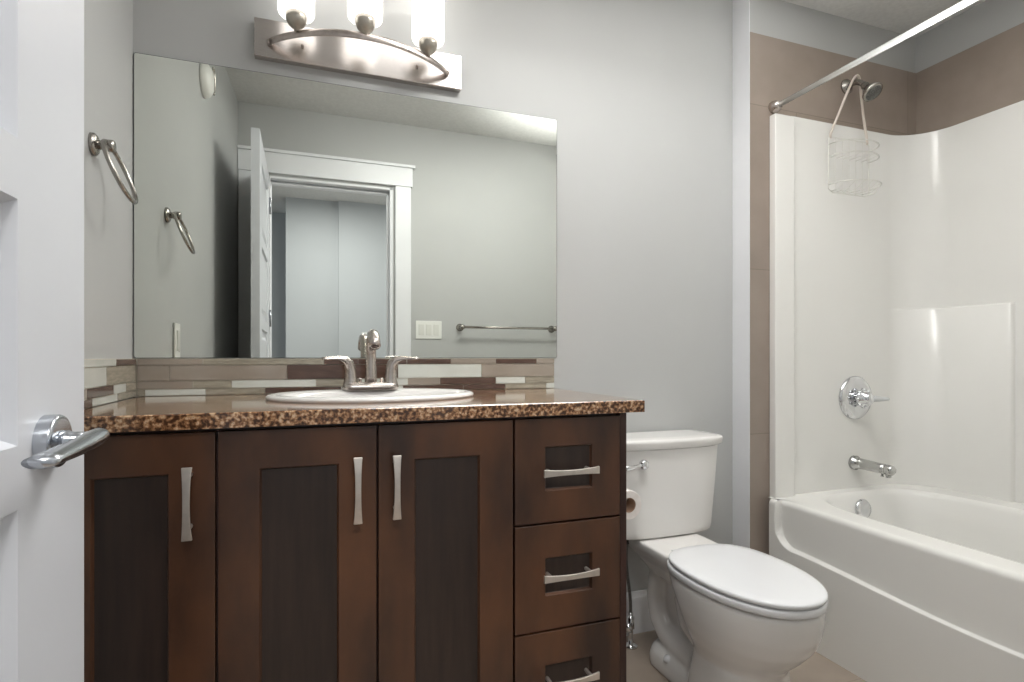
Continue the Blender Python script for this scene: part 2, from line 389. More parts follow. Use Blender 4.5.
# ================================================================ VANITY
YF = 1.165
def vanity():
    x0 = xl(1.2) + .002
    t = thing('vanity_cabinet', 'dark stained wooden vanity cabinet with three doors and a drawer stack', 'cabinet', (.13, 1.43, 0))
    bm = bmesh.new()
    bx(bm, x0 + .012, .7135, YF + .021, D - .02, .095, .845)
    bx(bm, .6955, .7135, YF + .002, YF + .022, .095, .845)
    bx(bm, x0 + .03, .68, YF + .09, D - .05, 0, .095)
    link('body', bm, M['woods'], t, bevel=.001)
    def front(name, xa, xb, za, zb, px0, px1, pz0, pz1, m1, m2, hnd, lab=None):
        # frame with a recessed panel: one mesh, two materials
        bm = bmesh.new(); y0, y1 = YF, YF + .020
        O = [(xa, za), (xb, za), (xb, zb), (xa, zb)]; I = [(px0, pz0), (px1, pz0), (px1, pz1), (px0, pz1)]
        def V(p, y): return bm.verts.new((p[0], y, p[1]))
        of = [V(p, y0) for p in O]; ob = [V(p, y1) for p in O]
        i0 = [V(p, y0) for p in I]; s = .003
        I2 = [(px0 + s, pz0 + s), (px1 - s, pz0 + s), (px1 - s, pz1 - s), (px0 + s, pz1 - s)]
        i1 = [V(p, y0 + .009) for p in I2]
        for k in range(4):
            j = (k + 1) % 4
            bm.faces.new((of[k], of[j], i0[j], i0[k]))
            bm.faces.new((i0[k], i0[j], i1[j], i1[k])).material_index = 0
            bm.faces.new((of[k], of[j], ob[j], ob[k]))
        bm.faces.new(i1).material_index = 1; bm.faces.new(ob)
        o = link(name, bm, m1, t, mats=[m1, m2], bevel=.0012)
        return o
    gx = [(x0 + .004, -.1795), (-.1745, .1178), (.1222, .4185), ]
    pn = [(-.376, -.256), (-.103, .0435), (.197, .341)]
    doors = []
    for (a, b), (p, q) in zip(gx, pn):
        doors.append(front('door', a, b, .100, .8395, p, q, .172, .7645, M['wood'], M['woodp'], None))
    def pull(c, L, vert, par):
        bm = bmesh.new(); n = 13; rings = []
        for i in range(n):
            u = -1 + 2 * i / (n - 1); w_ = .0058 + .0030 * u * u * abs(u) ** .3; th = .0028
            out = -.030 - .006 * (1 - u * u) + (.006 if False else 0)
            P = []
            for (dw, dt) in ((-1, -1), (1, -1), (1, 1), (-1, 1)):
                if vert: P.append((c[0] + dw * w_, YF + out + dt * th, c[1] + u * L / 2))
                else: P.append((c[0] + u * L / 2, YF + out + dt * th, c[1] + dw * w_))
            rings.append(P)
        loft(bm, rings)
        for sgn in (-1, 1):
            e = sgn * L * .36
            p = (c[0], YF, c[1] + e) if vert else (c[0] + e, YF, c[1])
            lathe(bm, [(.0045, -.033), (.0045, .001), (.001, .0015)], p, 'y', 12)
        return link('handle', bm, M['pull'], par, bevel=.0012)
    pull((-.2205, .714), .133, True, doors[0]); pull((.079, .714), .133, True, doors[1]); pull((.156, .7145), .131, True, doors[2])
    dz = [(.5995, .8395), (.3515, .5945), (.100, .3465)]
    dp = [(.6725, .774), (.430, .517), (.182, .270)]
    hz = [.719, .4815, .241]
    for (a, b), (p, q), h in zip(dz, dp, hz):
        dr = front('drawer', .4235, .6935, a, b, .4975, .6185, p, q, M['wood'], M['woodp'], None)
        pull((.5515, h), .139, False, dr)
    # rub mark dot on the middle drawer
    return t
M['pull'] = mat('satin_nickel_pull', srgb(216, 208, 200), .34, .85, c2=srgb(206, 198, 190), scale=50)
van = vanity()

# countertop with an oval hole for the basin
CZ, CT = .877, .029
SXc, SYc, SA, SB = .145, 1.470, .262, .196
def counter():
    xa, xb, ya, yb = xl(1.146) + .001, .751, 1.146, D - .0005
    bm = bmesh.new(); n = 72
    out, inn = [], []
    for i in range(n):
        t = 2 * PI * (i + .5) / n; dx, dy = math.cos(t), math.sin(t)
        k = min(((xb if dx > 0 else xa) - SXc) / dx if abs(dx) > 1e-6 else 9, ((yb if dy > 0 else ya) - SYc) / dy if abs(dy) > 1e-6 else 9)
        out.append([SXc + dx * k, SYc + dy * k]); inn.append((SXc + (SA - .02) * dx, SYc + (SB - .02) * dy))
    for cx_, cy_ in ((xa, ya), (xb, ya), (xb, yb), (xa, yb)):
        j = min(range(n), key=lambda q: (out[q][0] - cx_) ** 2 + (out[q][1] - cy_) ** 2); out[j] = [cx_, cy_]
    loft(bm, [[(x, y, CZ - CT) for x, y in inn], [(x, y, CZ - CT) for x, y in out], [(x, y, CZ - .002) for x, y in out],
              [(min(max(x, xa + .002), xb - .002), min(max(y, ya + .002), yb), CZ) for x, y in out], [(x, y, CZ) for x, y in inn], [(x, y, CZ - CT) for x, y in inn]], cap0=False, cap1=False)
    bmesh.ops.remove_doubles(bm, verts=bm.verts, dist=.00005)
    o = link('countertop', bm, M['granite'])
    tag(o, 'brown speckled granite look countertop on the vanity cabinet', 'countertop')
counter()

# basin
def sink():
    t = thing('sink_basin', 'white oval drop-in basin set in the brown countertop', 'sink', (SXc, SYc, CZ))
    bm = bmesh.new(); n = 96
    def ring(a, b, z, cy=SYc, e=2.0): return [(x, y, z) for x, y in sup(SXc, cy, a, b, e, n)]
    cb = SYc - .028
    R = [ring(SA - .022, SB - .022, CZ - .03), ring(SA - .004, SB - .004, CZ + .0003), ring(SA, SB, CZ + .003), ring(SA - .001, SB - .001, CZ + .008), ring(SA - .006, SB - .006, CZ + .0115),
         ring(SA - .016, SB - .015, CZ + .013), ring(SA - .030, SB - .040, CZ + .012, cb + .006), ring(SA - .040, SB - .050, CZ + .007, cb), ring(SA - .052, SB - .060, CZ - .008, cb),
         ring(SA - .075, SB - .078, CZ - .05, cb), ring(SA - .115, SB - .105, CZ - .10, cb), ring(SA - .17, SB - .14, CZ - .13, cb), ring(.02, .02, CZ - .14, cb)]
    loft(bm, R, cap0=False, cap1=False)
    link('bowl', bm, M['porc'], t, smooth=True)
    bm = bmesh.new(); lathe(bm, [(.001, -.143), (.021, -.142), (.022, -.137), (.018, -.135), (.001, -.137)], (SXc, cb, CZ), 'z', 28)
    link('drain', bm, M['chrome'], t, smooth=True)
    bm = bmesh.new(); lathe(bm, [(.001, .0), (.009, 0), (.009, .003), (.005, .0035), (.001, .0035)], (SXc, cb + .117, CZ - .035), (0, -1, .35), 20)
    link('overflow_ring', bm, M['chrome'], t, smooth=True)
sink()

def faucet():
    cx_, cy_, bz = .1465, 1.602, CZ + .0125
    t = thing('sink_faucet', 'brushed nickel two handle faucet on the oval basin', 'faucet', (cx_, cy_, bz))
    bm = bmesh.new()
    loft(bm, [[(x, y, z) for x, y in rrect(cx_, cy_, hx, hy, hy - .001, 8)] for hx, hy, z in ((.077, .026, bz - .001), (.077, .026, bz + .010), (.073, .022, bz + .017), (.062, .017, bz + .0205))])
    for s_ in (-1, 1):
        lathe(bm, [(.004, .012), (.004, .028), (.0052, .0285), (.0052, .032), (.001, .0325)], (cx_ + s_ * .029, cy_ - .006, bz), 'z', 14)
    link('base', bm, M['nickel'], t, smooth=True)
    # spout
    bm = bmesh.new()
    pts = [(cx_, cy_, bz), (cx_, cy_, bz + .04), (cx_, cy_ - .001, bz + .085)] + bez((cx_, cy_ - .002, bz + .095), (cx_, cy_ - .004, bz + .155), (cx_, cy_ - .075, bz + .182), (cx_, cy_ - .118, bz + .120), 12)
    k = len(pts)
    rad = [.0185, .0160, .0148] + [(.0145 + .0005 * (i / 12), .0142 - .0015 * (i / 12)) for i in range(13)]
    tube(bm, pts, rad, 24, up=(0, -1, 0))
    lathe(bm, [(.0005, .001), (.0115, .001), (.0115, -.0), (.010, .006), (.0005, .006)], pts[-1], (0, -.45, -.89), 20)
    link('spout', bm, M['nickel'], t, smooth=True)
    # handles
    for s_ in (-1, 1):
        hx = cx_ + s_ * .0565
        bm = bmesh.new()
        pts = [(hx, cy_, bz + .002), (hx - s_ * .001, cy_, bz + .012), (hx - s_ * .002, cy_, bz + .03), (hx - s_ * .0005, cy_ - .001, bz + .055), (hx + s_ * .004, cy_ - .003, bz + .074), (hx + s_ * .014, cy_ - .006, bz + .085),
               (hx + s_ * .03, cy_ - .012, bz + .0895), (hx + s_ * .048, cy_ - .020, bz + .0895), (hx + s_ * .066, cy_ - .03, bz + .0885), (hx + s_ * .074, cy_ - .034, bz + .088)]
        rad = [.0225, .0210, .0180, .0160, .0150, (.0135, .0110), (.0095, .0055), (.0075, .0034), (.0068, .0028), (.0035, .0018)]
        tube(bm, pts, rad, 20, up=(0, 1, 0) if False else None)
        link('handle', bm, M['nickel'], t, smooth=True)
faucet()

# tile backsplash
def splash():
    rows = [(.9605, .9755, 0), (.9180, .9585, 1), (.8960, .9160, 2), (.8785, .8940, 3)]
    g = .0016
    mats = [M['grout'], M['tilew'], M['tilet'], M['tileg'], M['tileb']]
    cuts = {
        0: [(-.443, -.317, 2), (-.317, .022, 2), (.022, .118, 4), (.118, .26, 4), (.26, .386, 2), (.4, .548, 4), (.548, .60, 4), (.60, .755, 2)],
        1: [(-.443, -.368, 2), (-.368, -.078, 2), (-.078, .235, 4), (.235, .50, 1), (.50, .755, 2)],
        2: [(-.443, -.314, 2), (-.314, -.219, 3), (-.219, .0, 1), (.0, .12, 3), (.12, .265, 1), (.265, .365, 2), (.365, .548, 4), (.548, .65, 1), (.65, .755, 3)],
        3: [(-.443, -.425, 3), (-.425, -.283, 1), (-.283, -.135, 3), (-.135, .07, 4), (.07, .25, 1), (.25, .44, 4), (.44, .58, 4), (.58, .725, 3), (.725, .755, 1)]}
    cuts[0] = [(-.443, -.29, 2), (-.29, .02, 2), (.022, .118, 4), (.118, .262, 4), (.262, .40, 4), (.40, .548, 2), (.548, .69, 4), (.69, .755, 2)]
    cuts[0][1] = (-.29, .02, 3)
    bm = bmesh.new(); bx(bm, -.449, .755, D - .006, D, CZ, .977, 0)
    for z0, z1, r in rows:
        for a, b, mi in cuts[r]: bx(bm, a + g / 2, b - g / 2, D - .0095, D - .005, z0, z1, mi)
    o = link('tile_backsplash', bm, None, mats=mats)
    tag(o, 'glass and stone mosaic backsplash strip under the mirror', 'backsplash')
    # side wall strip (follows the left wall)
    cutl = {0: [(1.15, 1.345, 1), (1.345, 1.50, 1), (1.50, 1.655, 4), ], 1: [(1.15, 1.45, 1), (1.45, 1.688, 3)], 2: [(1.15, 1.33, 2), (1.33, 1.50, 4), (1.50, 1.60, 1), (1.60, 1.688, 3)], 3: [(1.15, 1.36, 4), (1.36, 1.53, 1), (1.53, 1.688, 3)]}
    cutl[0] = [(1.15, 1.52, 1), (1.52, 1.688, 4)]
    bm = bmesh.new()
    def sb(y0, y1, d0, d1, z0, z1, mi):
        vs = bx(bm, 0, 1, y0, y1, z0, z1, mi)
        for v in vs: v.co.x = xl(v.co.y) + (d0 if v.co.x < .5 else d1)
    sb(1.148, D - .010, .0005, .0065, CZ, .977, 0)
    for z0, z1, r in rows:
        for a, b, mi in cutl[r]: sb(a + g / 2, b - g / 2, .005, .0095, z0, z1, mi)
    o = link('tile_backsplash', bm, None, mats=mats)
    tag(o, 'short mosaic backsplash return on the left wall beside the open door', 'backsplash')
splash()

# mirror
def mirror():
    bm = bmesh.new(); x0, x1, z0, z1 = -.4515, .766, .9785, 1.783
    P = rrect((x0 + x1) / 2, (z0 + z1) / 2, (x1 - x0) / 2, (z1 - z0) / 2, .006, 4)
    loft(bm, [[(x, D - .0005, z) for x, z in P], [(x, D - .0065, z) for x, z in P]], mi=1)
    Q = rrect((x0 + x1) / 2, (z0 + z1) / 2, (x1 - x0) / 2 - .0012, (z1 - z0) / 2 - .0012, .005, 4)
    vs = [bm.verts.new((x, D - .0067, z)) for x, z in Q]; bm.faces.new(vs).material_index = 0
    o = link('wall_mirror', bm, None, mats=[M['mirror'], M['glassedge']])
    tag(o, 'large frameless rectangular mirror above the vanity', 'mirror')
M['glassedge'] = mat('mirror_glass_edge', srgb(96, 100, 98), .2, c2=srgb(84, 88, 86))
mirror()

# vanity light
def vanity_light():
    t = thing('vanity_light', 'brushed nickel bath bar light with three lit glass shades above the mirror', 'wall lamp', (.134, D, 1.87))
    box('back_plate', (-.162, .430, D - .024, D, 1.820, 1.927), M['plate'], t, bevel=.002)
    xc = .130; zb = 1.860
    pts = [];  n = 25
    R = (.252 ** 2 + .116 ** 2) / (2 * .116); 
    for i in range(n):
        a = -1 + 2 * i / (n - 1); th = a * math.asin(.252 / R)
        pts.append((xc + R * math.sin(th), 1.668 + (R - .116) - R * math.cos(th), zb))
    bm = bmesh.new(); tube(bm, pts, [(.0035, .0102)] * n, 4 * 4, up=(0, 0, 1))
    for e in (0, -1):
        lathe(bm, [(.007, 0), (.007, .012), (.001, .012)], (pts[e][0], 1.664, zb), 'y', 14)
    link('curved_arm', bm, M['arm'], t, smooth=True)
    for x, y in ((-.050, 1.596), (.127, 1.553), (.310, 1.600)):
        bm = bmesh.new()
        lathe(bm, [(.001, .0), (.006, 0), (.006, .005), (.013, .009), (.0215, .017), (.0262, .027), (.0278, .040), (.0270, .044), (.001, .040)], (x, y, zb + .004), 'z', 28)
        link('socket_cup', bm, M['cup'], t, smooth=True)
        bm = bmesh.new(); z0 = 1.906
        lathe(bm, [(.022, .002), (.040, 0), (.0455, .003), (.047, .008), (.047, .150), (.0445, .150), (.0445, .008), (.022, .006)], (x, y, z0), 'z', 40)
        link('glass_shade', bm, M['shade'], t, smooth=True)
        p = bpy.data.lights.new('vanity_bulb', 'POINT'); p.energy = .3; p.color = (1, .95, .88); p.shadow_soft_size = .03
        po = bpy.data.objects.new('vanity_bulb', p); COL.objects.link(po); po.location = (x, y, 2.085)
    for x in (-.036, .290):
        bm = bmesh.new(); lathe(bm, [(.0045, 0), (.0045, -.006), (.003, -.008), (.001, -.008)], (x, D - .024, 1.868), 'y', 12)
        link('screw', bm, M['arm'], t, smooth=True)
M['cup'] = mat('cup_nickel', srgb(186, 180, 170), .3, 1, c2=srgb(172, 166, 156), scale=60)
M['arm'] = mat('arm_brushed_nickel', srgb(200, 190, 184), .3, 1, c2=srgb(184, 174, 168), scale=60)
vanity_light()

# towel ring on the left wall
def towel_ring():
    y0, z0 = 1.388, 1.430; x0 = xl(y0)
    t = thing('towel_ring', 'brushed nickel towel ring on the left wall above the counter', 'towel ring', (x0, y0, z0))
    bm = bmesh.new(); lathe(bm, [(.001, 0), (.0235, 0), (.0235, .006), (.019, .010), (.013, .012), (.001, .012)], (x0, y0, z0), 'x', 32)
    link('wall_plate', bm, M['ringm'], t, smooth=True)
    bm = bmesh.new(); lathe(bm, [(.010, .008), (.0095, .018), (.0115, .022), (.013, .026), (.013, .038), (.011, .041), (.001, .041)], (x0, y0, z0), 'x', 24)
    link('post', bm, M['ringm'], t, smooth=True)
    bm = bmesh.new(); r = .064; n = 40; tilt = math.radians(21); hx, hz = x0 + .028, z0 + .006
    P = []
    for i in range(n):
        a = 2 * PI * i / n; dy = r * math.sin(a); dd = r - r * math.cos(a)
        P.append(Vector((hx + dd * math.sin(tilt), y0 + dy, hz - dd * math.cos(tilt))))
    rings = []
    for i in range(n):
        T = (P[(i + 1) % n] - P[i - 1]).normalized(); C_ = Vector((hx + r * math.sin(tilt), y0, hz - r * math.cos(tilt)))
        N = (P[i] - C_).normalized(); B = T.cross(N)
        rings.append([bm.verts.new(P[i] + N * .0047 * math.cos(2 * PI * k / 10) + B * .0047 * math.sin(2 * PI * k / 10)) for k in range(10)])
    for i in range(n):
        a, b = rings[i], rings[(i + 1) % n]
        for k in range(10): bm.faces.new((a[k], a[(k + 1) % 10], b[(k + 1) % 10], b[k]))
    link('ring', bm, M['ringm'], t, smooth=True)
M['ringm'] = mat('ring_nickel', srgb(176, 172, 166), .25, 1, c2=srgb(160, 156, 150), scale=40)
towel_ring()

# electrical plates
def plate_thing(name, label, cat, axis, c, w_, h_, rockers):
    t = thing(name, label, cat, c)
    th = .006
    def bb(nm, u0, u1, z0, z1, d0, d1, m, par, bev=.001):
        if axis == 'x': return box(nm, (c[0] + d0, c[0] + d1, c[1] + u0, c[1] + u1, c[2] + z0, c[2] + z1), m, par, bev)
        return box(nm, (c[0] + u0, c[0] + u1, c[1] + d0, c[1] + d1, c[2] + z0, c[2] + z1), m, par, bev)
    bb('cover_plate', -w_ / 2, w_ / 2, -h_ / 2, h_ / 2, 0, th, M['plasticw'], t, .002)
    for u in rockers: bb('rocker' if cat == 'light switch' else 'socket_face', u - .0165, u + .0165, -.033, .033, th - .001, th + .003, M['plasticr'], t)
    return t
M['plasticr'] = mat('rocker_plastic', srgb(222, 222, 216), .3, c2=srgb(216, 216, 210))
plate_thing('light_switch', 'wide white triple switch plate beside the door casing, seen in the mirror', 'light switch', 'y', (.654, YO, 1.150), .160, .110, (-.046, 0, .046))
plate_thing('light_switch', 'small white switch plate on the blue grey hall wall', 'light switch', 'y', (.435, -1.79, 1.150), .085, .118, (0,))
o = plate_thing('wall_outlet', 'white outlet plate on the left wall just above the backsplash', 'outlet', 'x', (xl(1.28) + .001, 1.28, 1.037), .072, .115, (0,))
bm = bmesh.new(); lathe(bm, [(.001, .0), (.0016, .0), (.0016, .0012), (.001, .0012)], (xl(1.28) + .010, 1.28, 1.0), 'x', 8)
link('test_button', bm, M['dark'], o)

# white dome standing in for a light caustic on the left wall (seen in the mirror)
def caustic():
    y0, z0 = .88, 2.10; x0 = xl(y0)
    t = thing('wall_caustic', 'small white dome shaped as a light caustic high on the left wall at the top edge of the mirror', 'caustic', (x0, y0, z0))
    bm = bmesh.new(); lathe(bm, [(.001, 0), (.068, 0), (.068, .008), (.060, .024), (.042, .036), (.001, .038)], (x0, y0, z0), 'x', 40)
    link('bright_dome', bm, M['plasticw'], t, smooth=True)
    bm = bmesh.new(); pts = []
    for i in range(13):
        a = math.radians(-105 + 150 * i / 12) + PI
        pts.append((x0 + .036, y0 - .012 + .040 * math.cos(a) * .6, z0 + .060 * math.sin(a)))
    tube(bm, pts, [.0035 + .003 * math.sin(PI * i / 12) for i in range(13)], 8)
    link('arm_shadow', bm, M['ringm'], t, smooth=True)  # arc modelled as the lamp arm's shadow across the bright patch
caustic()

# towel bar on the opposite wall (seen in the mirror)
def towel_bar():
    xa, xb, z = .850, 1.475, 1.168
    t = thing('towel_bar', 'long brushed nickel towel bar on the wall opposite the vanity', 'towel bar', ((xa + xb) / 2, YO, z))
    for x in (xa, xb):
        bm = bmesh.new(); lathe(bm, [(.001, 0), (.024, 0), (.024, .006), (.014, .012), (.011, .03), (.012, .06), (.016, .062), (.016, .074), (.001, .078)], (x, YO, z), 'y', 24)
        link('post', bm, M['ringm'], t, smooth=True)
    bm = bmesh.new(); tube(bm, [(xa, YO + .066, z), ((xa + xb) / 2, YO + .066, z), (xb, YO + .066, z)], .008, 14)
    link('bar', bm, M['ringm'], t, smooth=True)
towel_bar()

# unseen ceiling lamp, added to brighten the bathroom
def added_ceiling_lamp(x, y, label):
    t = thing('added_ceiling_lamp', label, 'added lamp', (x, y, CEIL))
    bm = bmesh.new(); lathe(bm, [(.001, 0), (.17, 0), (.17, -.02), (.16, -.022), (.001, -.022)], (x, y, CEIL), 'z', 40)
    link('added_lamp_base', bm, M['nickel'], t)
    bm = bmesh.new(); lathe(bm, [(.155, -.0225), (.150, -.05), (.12, -.075), (.06, -.088), (.001, -.090)], (x, y, CEIL), 'z', 40)
    link('added_diffuser', bm, M['fillglow'], t, smooth=True)
added_ceiling_lamp(.75, .98, 'added round flush lamp, unseen fill in the middle of the bathroom')

# ================================================================ TOILET
TX = 1.099
def egg(yb, yf, hw, z, n=64, sq=2.3, cx=TX, wy=.56):
    """toilet outline: yb back, yf front, widest hw at fraction wy from front"""
    ym = yf + (yb - yf) * wy; o = []
    for i in range(n):
        t = 2 * PI * i / n; c_, s_ = math.cos(t), math.sin(t)
        if s_ > 0: e = 2 / (sq + .9); y = ym + (yb - ym) * abs(s_) ** e; x = hw * math.copysign(abs(c_) ** (e), c_)
        else: e = 2 / 2.1; y = ym - (ym - yf) * abs(s_) ** e; x = hw * math.copysign(abs(c_) ** e, c_)
        o.append((cx + x, y, z))
    return o
def toilet():
    t = thing('toilet', 'white two piece toilet with closed lid between vanity and tub', 'toilet', (TX, 1.35, 0))
    # bowl, trapway, foot and tank shelf fused into one surface
    bm = bmesh.new()
    loft(bm, [egg(1.33, 1.098, .100, .14, sq=1.3), egg(1.34, 1.075, .114, .180, sq=1.3), egg(1.35, 1.042, .131, .212, sq=1.3), egg(1.36, 1.010, .147, .25, sq=1.4), egg(1.375, .990, .155, .29, sq=1.6), egg(1.39, .982, .158, .33, sq=1.9), egg(1.40, .980, .158, .362, sq=2.2)])
    # pedestal down to the floor
    loft(bm, [egg(1.34, 1.085, .124, .0, wy=.45, sq=2.4), egg(1.34, 1.087, .120, .03, wy=.45, sq=2.4), egg(1.33, 1.088, .116, .10, wy=.45, sq=2.4), egg(1.32, 1.09, .110, .16, wy=.45, sq=2.4)])
    # trapway: column under the tank sweeping forward at the foot
    for s_ in (-1, 1):
        xs = TX + s_ * .024
        tube(bm, [(xs, 1.515, .36), (xs, 1.53, .31), (xs + s_ * .003, 1.545, .25), (xs + s_ * .005, 1.548, .19), (xs + s_ * .006, 1.53, .135), (xs + s_ * .006, 1.485, .10), (xs + s_ * .008, 1.42, .088), (xs + s_ * .010, 1.33, .085)],
             [.036, .038, .039, .040, .042, .044, .045, .045], 20)
        tube(bm, [(xs + s_ * .01, 1.30, .16), (xs + s_ * .012, 1.37, .19), (xs + s_ * .006, 1.42, .25)], [.045, .042, .030], 16)
    bx(bm, TX - .032, TX + .032, 1.28, 1.54, .01, .34)
    # foot flange
    loft(bm, [[(x, y, z) for x, y in rrect(TX, 1.400, hx, hy, .080, 8)] for hx, hy, z in ((.096, .160, 0), (.096, .160, .028), (.091, .154, .050), (.082, .144, .062))])
    # deck under the tank
    loft(bm, [[(x, y, z) for x, y in rrect(TX, cy_, hx, hy, r, 6)] for hx, hy, cy_, r, z in ((.055, .08, 1.50, .045, .27), (.080, .12, 1.515, .05, .315), (.105, .150, 1.52, .05, .345), (.116, .160, 1.52, .05, .362), (.116, .160, 1.52, .05, .388))])
    bowl = link('bowl', bm, M['porc'], t)
    md = bowl.modifiers.new('fuse', 'REMESH'); md.mode = 'VOXEL'; md.voxel_size = .0055; md.use_smooth_shade = True
    md = bowl.modifiers.new('soft', 'SMOOTH'); md.factor = .5; md.iterations = 9
    # bolt cap
    for s_ in (-1, 1):
        bm = bmesh.new(); lathe(bm, [(.014, 0), (.014, .008), (.010, .016), (.001, .019)], (TX + s_ * .082, 1.425, .048), 'z', 20)
        link('bolt_cap', bm, M['seat'], t, smooth=True)
    # seat and lid
    def slab(name, f, z0, z1, m, r=.005, dome=0):
        bm = bmesh.new()
        prof = [(r, z0), (r * .3, z0 + r * .4), (0, z0 + r), (0, z1 - r), (r * .3, z1 - r * .4), (r, z1 - .0004)]
        rings = [f(d, z) for d, z in prof]
        if dome:
            for q, dz_ in ((.03, .0012), (.07, .002), (.12, .0026), (.15, .003)): rings.append(f(q, z1 + dz_))
        loft(bm, rings)
        return link(name, bm, m, t, smooth=True)
    slab('seat', lambda d, z: egg(1.408 - d, .975 + d, .1605 - d, z, sq=2.0), .3655, .386, M['seat'])
    slab('seat_lid', lambda d, z: egg(1.407 - d, .974 + d, .1575 - d, z, sq=1.9), .3885, .402, M['seat'], .005, 1)
    for s_ in (-1, 1):
        bm = bmesh.new(); lathe(bm, [(.001, -.02), (.009, -.02), (.009, .02), (.001, .02)], (TX + s_ * .055, 1.412, .384), 'x', 16)
        link('seat_hinge', bm, M['seat'], t, smooth=True)
    # tank
    def tk(hx, y0, y1, z, bow, n=13):
        o = []
        for i in range(n):
            u = -1 + 2 * i / (n - 1); o.append((TX + u * hx, y0 - bow * (1 - u * u) + (.016 * abs(u) ** 8), z))
        o.append((TX + hx + .002, y0 + .03, z)); o.append((TX + hx, y1 - .01, z)); o.append((TX + hx - .01, y1, z)); o.append((TX - hx + .01, y1, z)); o.append((TX - hx, y1 - .01, z)); o.append((TX - hx - .002, y0 + .03, z))
        return o
    bm = bmesh.new()
    loft(bm, [tk(.165, 1.545, 1.675, .387, .006), tk(.176, 1.532, 1.683, .393, .010), tk(.181, 1.530, 1.684, .412, .013), tk(.193, 1.525, 1.685, .56, .015), tk(.202, 1.522, 1.685, .684, .017)])
    link('tank', bm, M['porc'], t, smooth=False, bevel=.004, segs=3)
    bm = bmesh.new()
    loft(bm, [tk(.200, 1.522, 1.684, .6815, .018), tk(.208, 1.516, 1.688, .685, .018), tk(.2115, 1.513, 1.689, .690, .019), tk(.214, 1.511, 1.690, .706, .020), tk(.212, 1.513, 1.689, .712, .020), tk(.205, 1.520, 1.685, .716, .020), tk(.15, 1.55, 1.66, .7185, .015)])
    link('tank_lid', bm, M['porc'], t, smooth=False, bevel=.003, segs=3)
    bm = bmesh.new(); yl = 1.514
    lathe(bm, [(.001, -.018), (.010, -.018), (.0155, -.013), (.0165, -.004), (.013, .003), (.001, .003)], (.985, yl, .638), 'y', 24)
    tube(bm, [(.985, yl - .012, .638), (.955, yl - .016, .637), (.925, yl - .020, .634), (.900, yl - .022, .631)], [(.004, .0055), (.004, .0055), (.004, .007), (.0035, .008)], 12)
    link('flush_lever', bm, M['chrome'], t, smooth=True)
toilet()

# water supply
def supply():
    t = thing('supply_valve', 'chrome shut-off valve and supply hose on the floor behind the vanity', 'valve', (.998, 1.62, 0))
    bm = bmesh.new(); x, y = 1.006, 1.62
    lathe(bm, [(.024, 0), (.023, .006), (.010, .010), (.008, .012), (.008, .060), (.013, .062), (.013, .10), (.009, .102), (.009, .115), (.001, .115)], (x, y, 0), 'z', 20)
    tube(bm, [(x, y, .08), (x - .02, y - .02, .08), (x - .03, y - .03, .08)], [.007, .009, .014], 12)
    link('valve', bm, M['chrome'], t, smooth=True)
    bm = bmesh.new(); tube(bm, bez((x, y, .11), (x + .002, y, .22), (x - .04, y - .02, .26), (x - .02, y - .01, .372), 14), .0055, 10)
    link('hose', bm, M['hose'], t, smooth=True)
    bm = bmesh.new(); lathe(bm, [(.001, 0), (.014, 0), (.015, .016), (.010, .03), (.001, .03)], (x - .02, y - .01, .3565), 'z', 14)
    link('coupling_nut', bm, M['dark'], t, smooth=True)
M['hose'] = mat('braided_hose', srgb(130, 128, 126), .35, .8, c2=srgb(90, 88, 86), scale=300)
supply()

# toilet paper on the vanity side
def paper():
    xs, x, z, r = .7135, .803, .591, .0395
    t = thing('paper_holder', 'nickel toilet paper holder on the side of the vanity', 'toilet paper holder', (xs, 1.35, z))
    bm = bmesh.new()
    tube(bm, [(x, 1.312, z), (x, 1.36, z), (x, 1.405, z), (x - .004, 1.418, z), (x - .016, 1.424, z), (xs + .002, 1.424, z)], .0055, 12)
    link('arm', bm, M['ringm'], t, smooth=True)
    bm = bmesh.new(); lathe(bm, [(.001, .0), (.022, .0), (.022, .006), (.012, .010), (.001, .010)], (xs, 1.424, z), 'x', 24)
    link('mount', bm, M['ringm'], t, smooth=True)
    t = thing('toilet_roll', 'white toilet roll hanging beside the tank on the vanity side', 'toilet paper', (x, 1.35, z))
    zc = z - .0133
    bm = bmesh.new(); n = 40
    rings = []
    for rr, y in ((.0205, 1.300), (r - .001, 1.300), (r, 1.3015), (r, 1.3985), (r - .001, 1.40), (.0205, 1.40), (.0205, 1.300)):
        rings.append([(x + rr * math.cos(2 * PI * i / n), y, zc + rr * math.sin(2 * PI * i / n)) for i in range(n)])
    loft(bm, rings, cap0=False, cap1=False)
    link('paper', bm, M['paper'], t, smooth=False, bevel=.0005)
    bm = bmesh.new(); rings = []
    for rr, y in ((.0200, 1.2995), (.0188, 1.2995), (.0188, 1.4005), (.0200, 1.4005), (.0200, 1.2995)):
        rings.append([(x + rr * math.cos(2 * PI * i / n), y, zc + rr * math.sin(2 * PI * i / n)) for i in range(n)])
    loft(bm, rings, cap0=False, cap1=False)
    link('core', bm, M['card'], t, smooth=True)
paper()

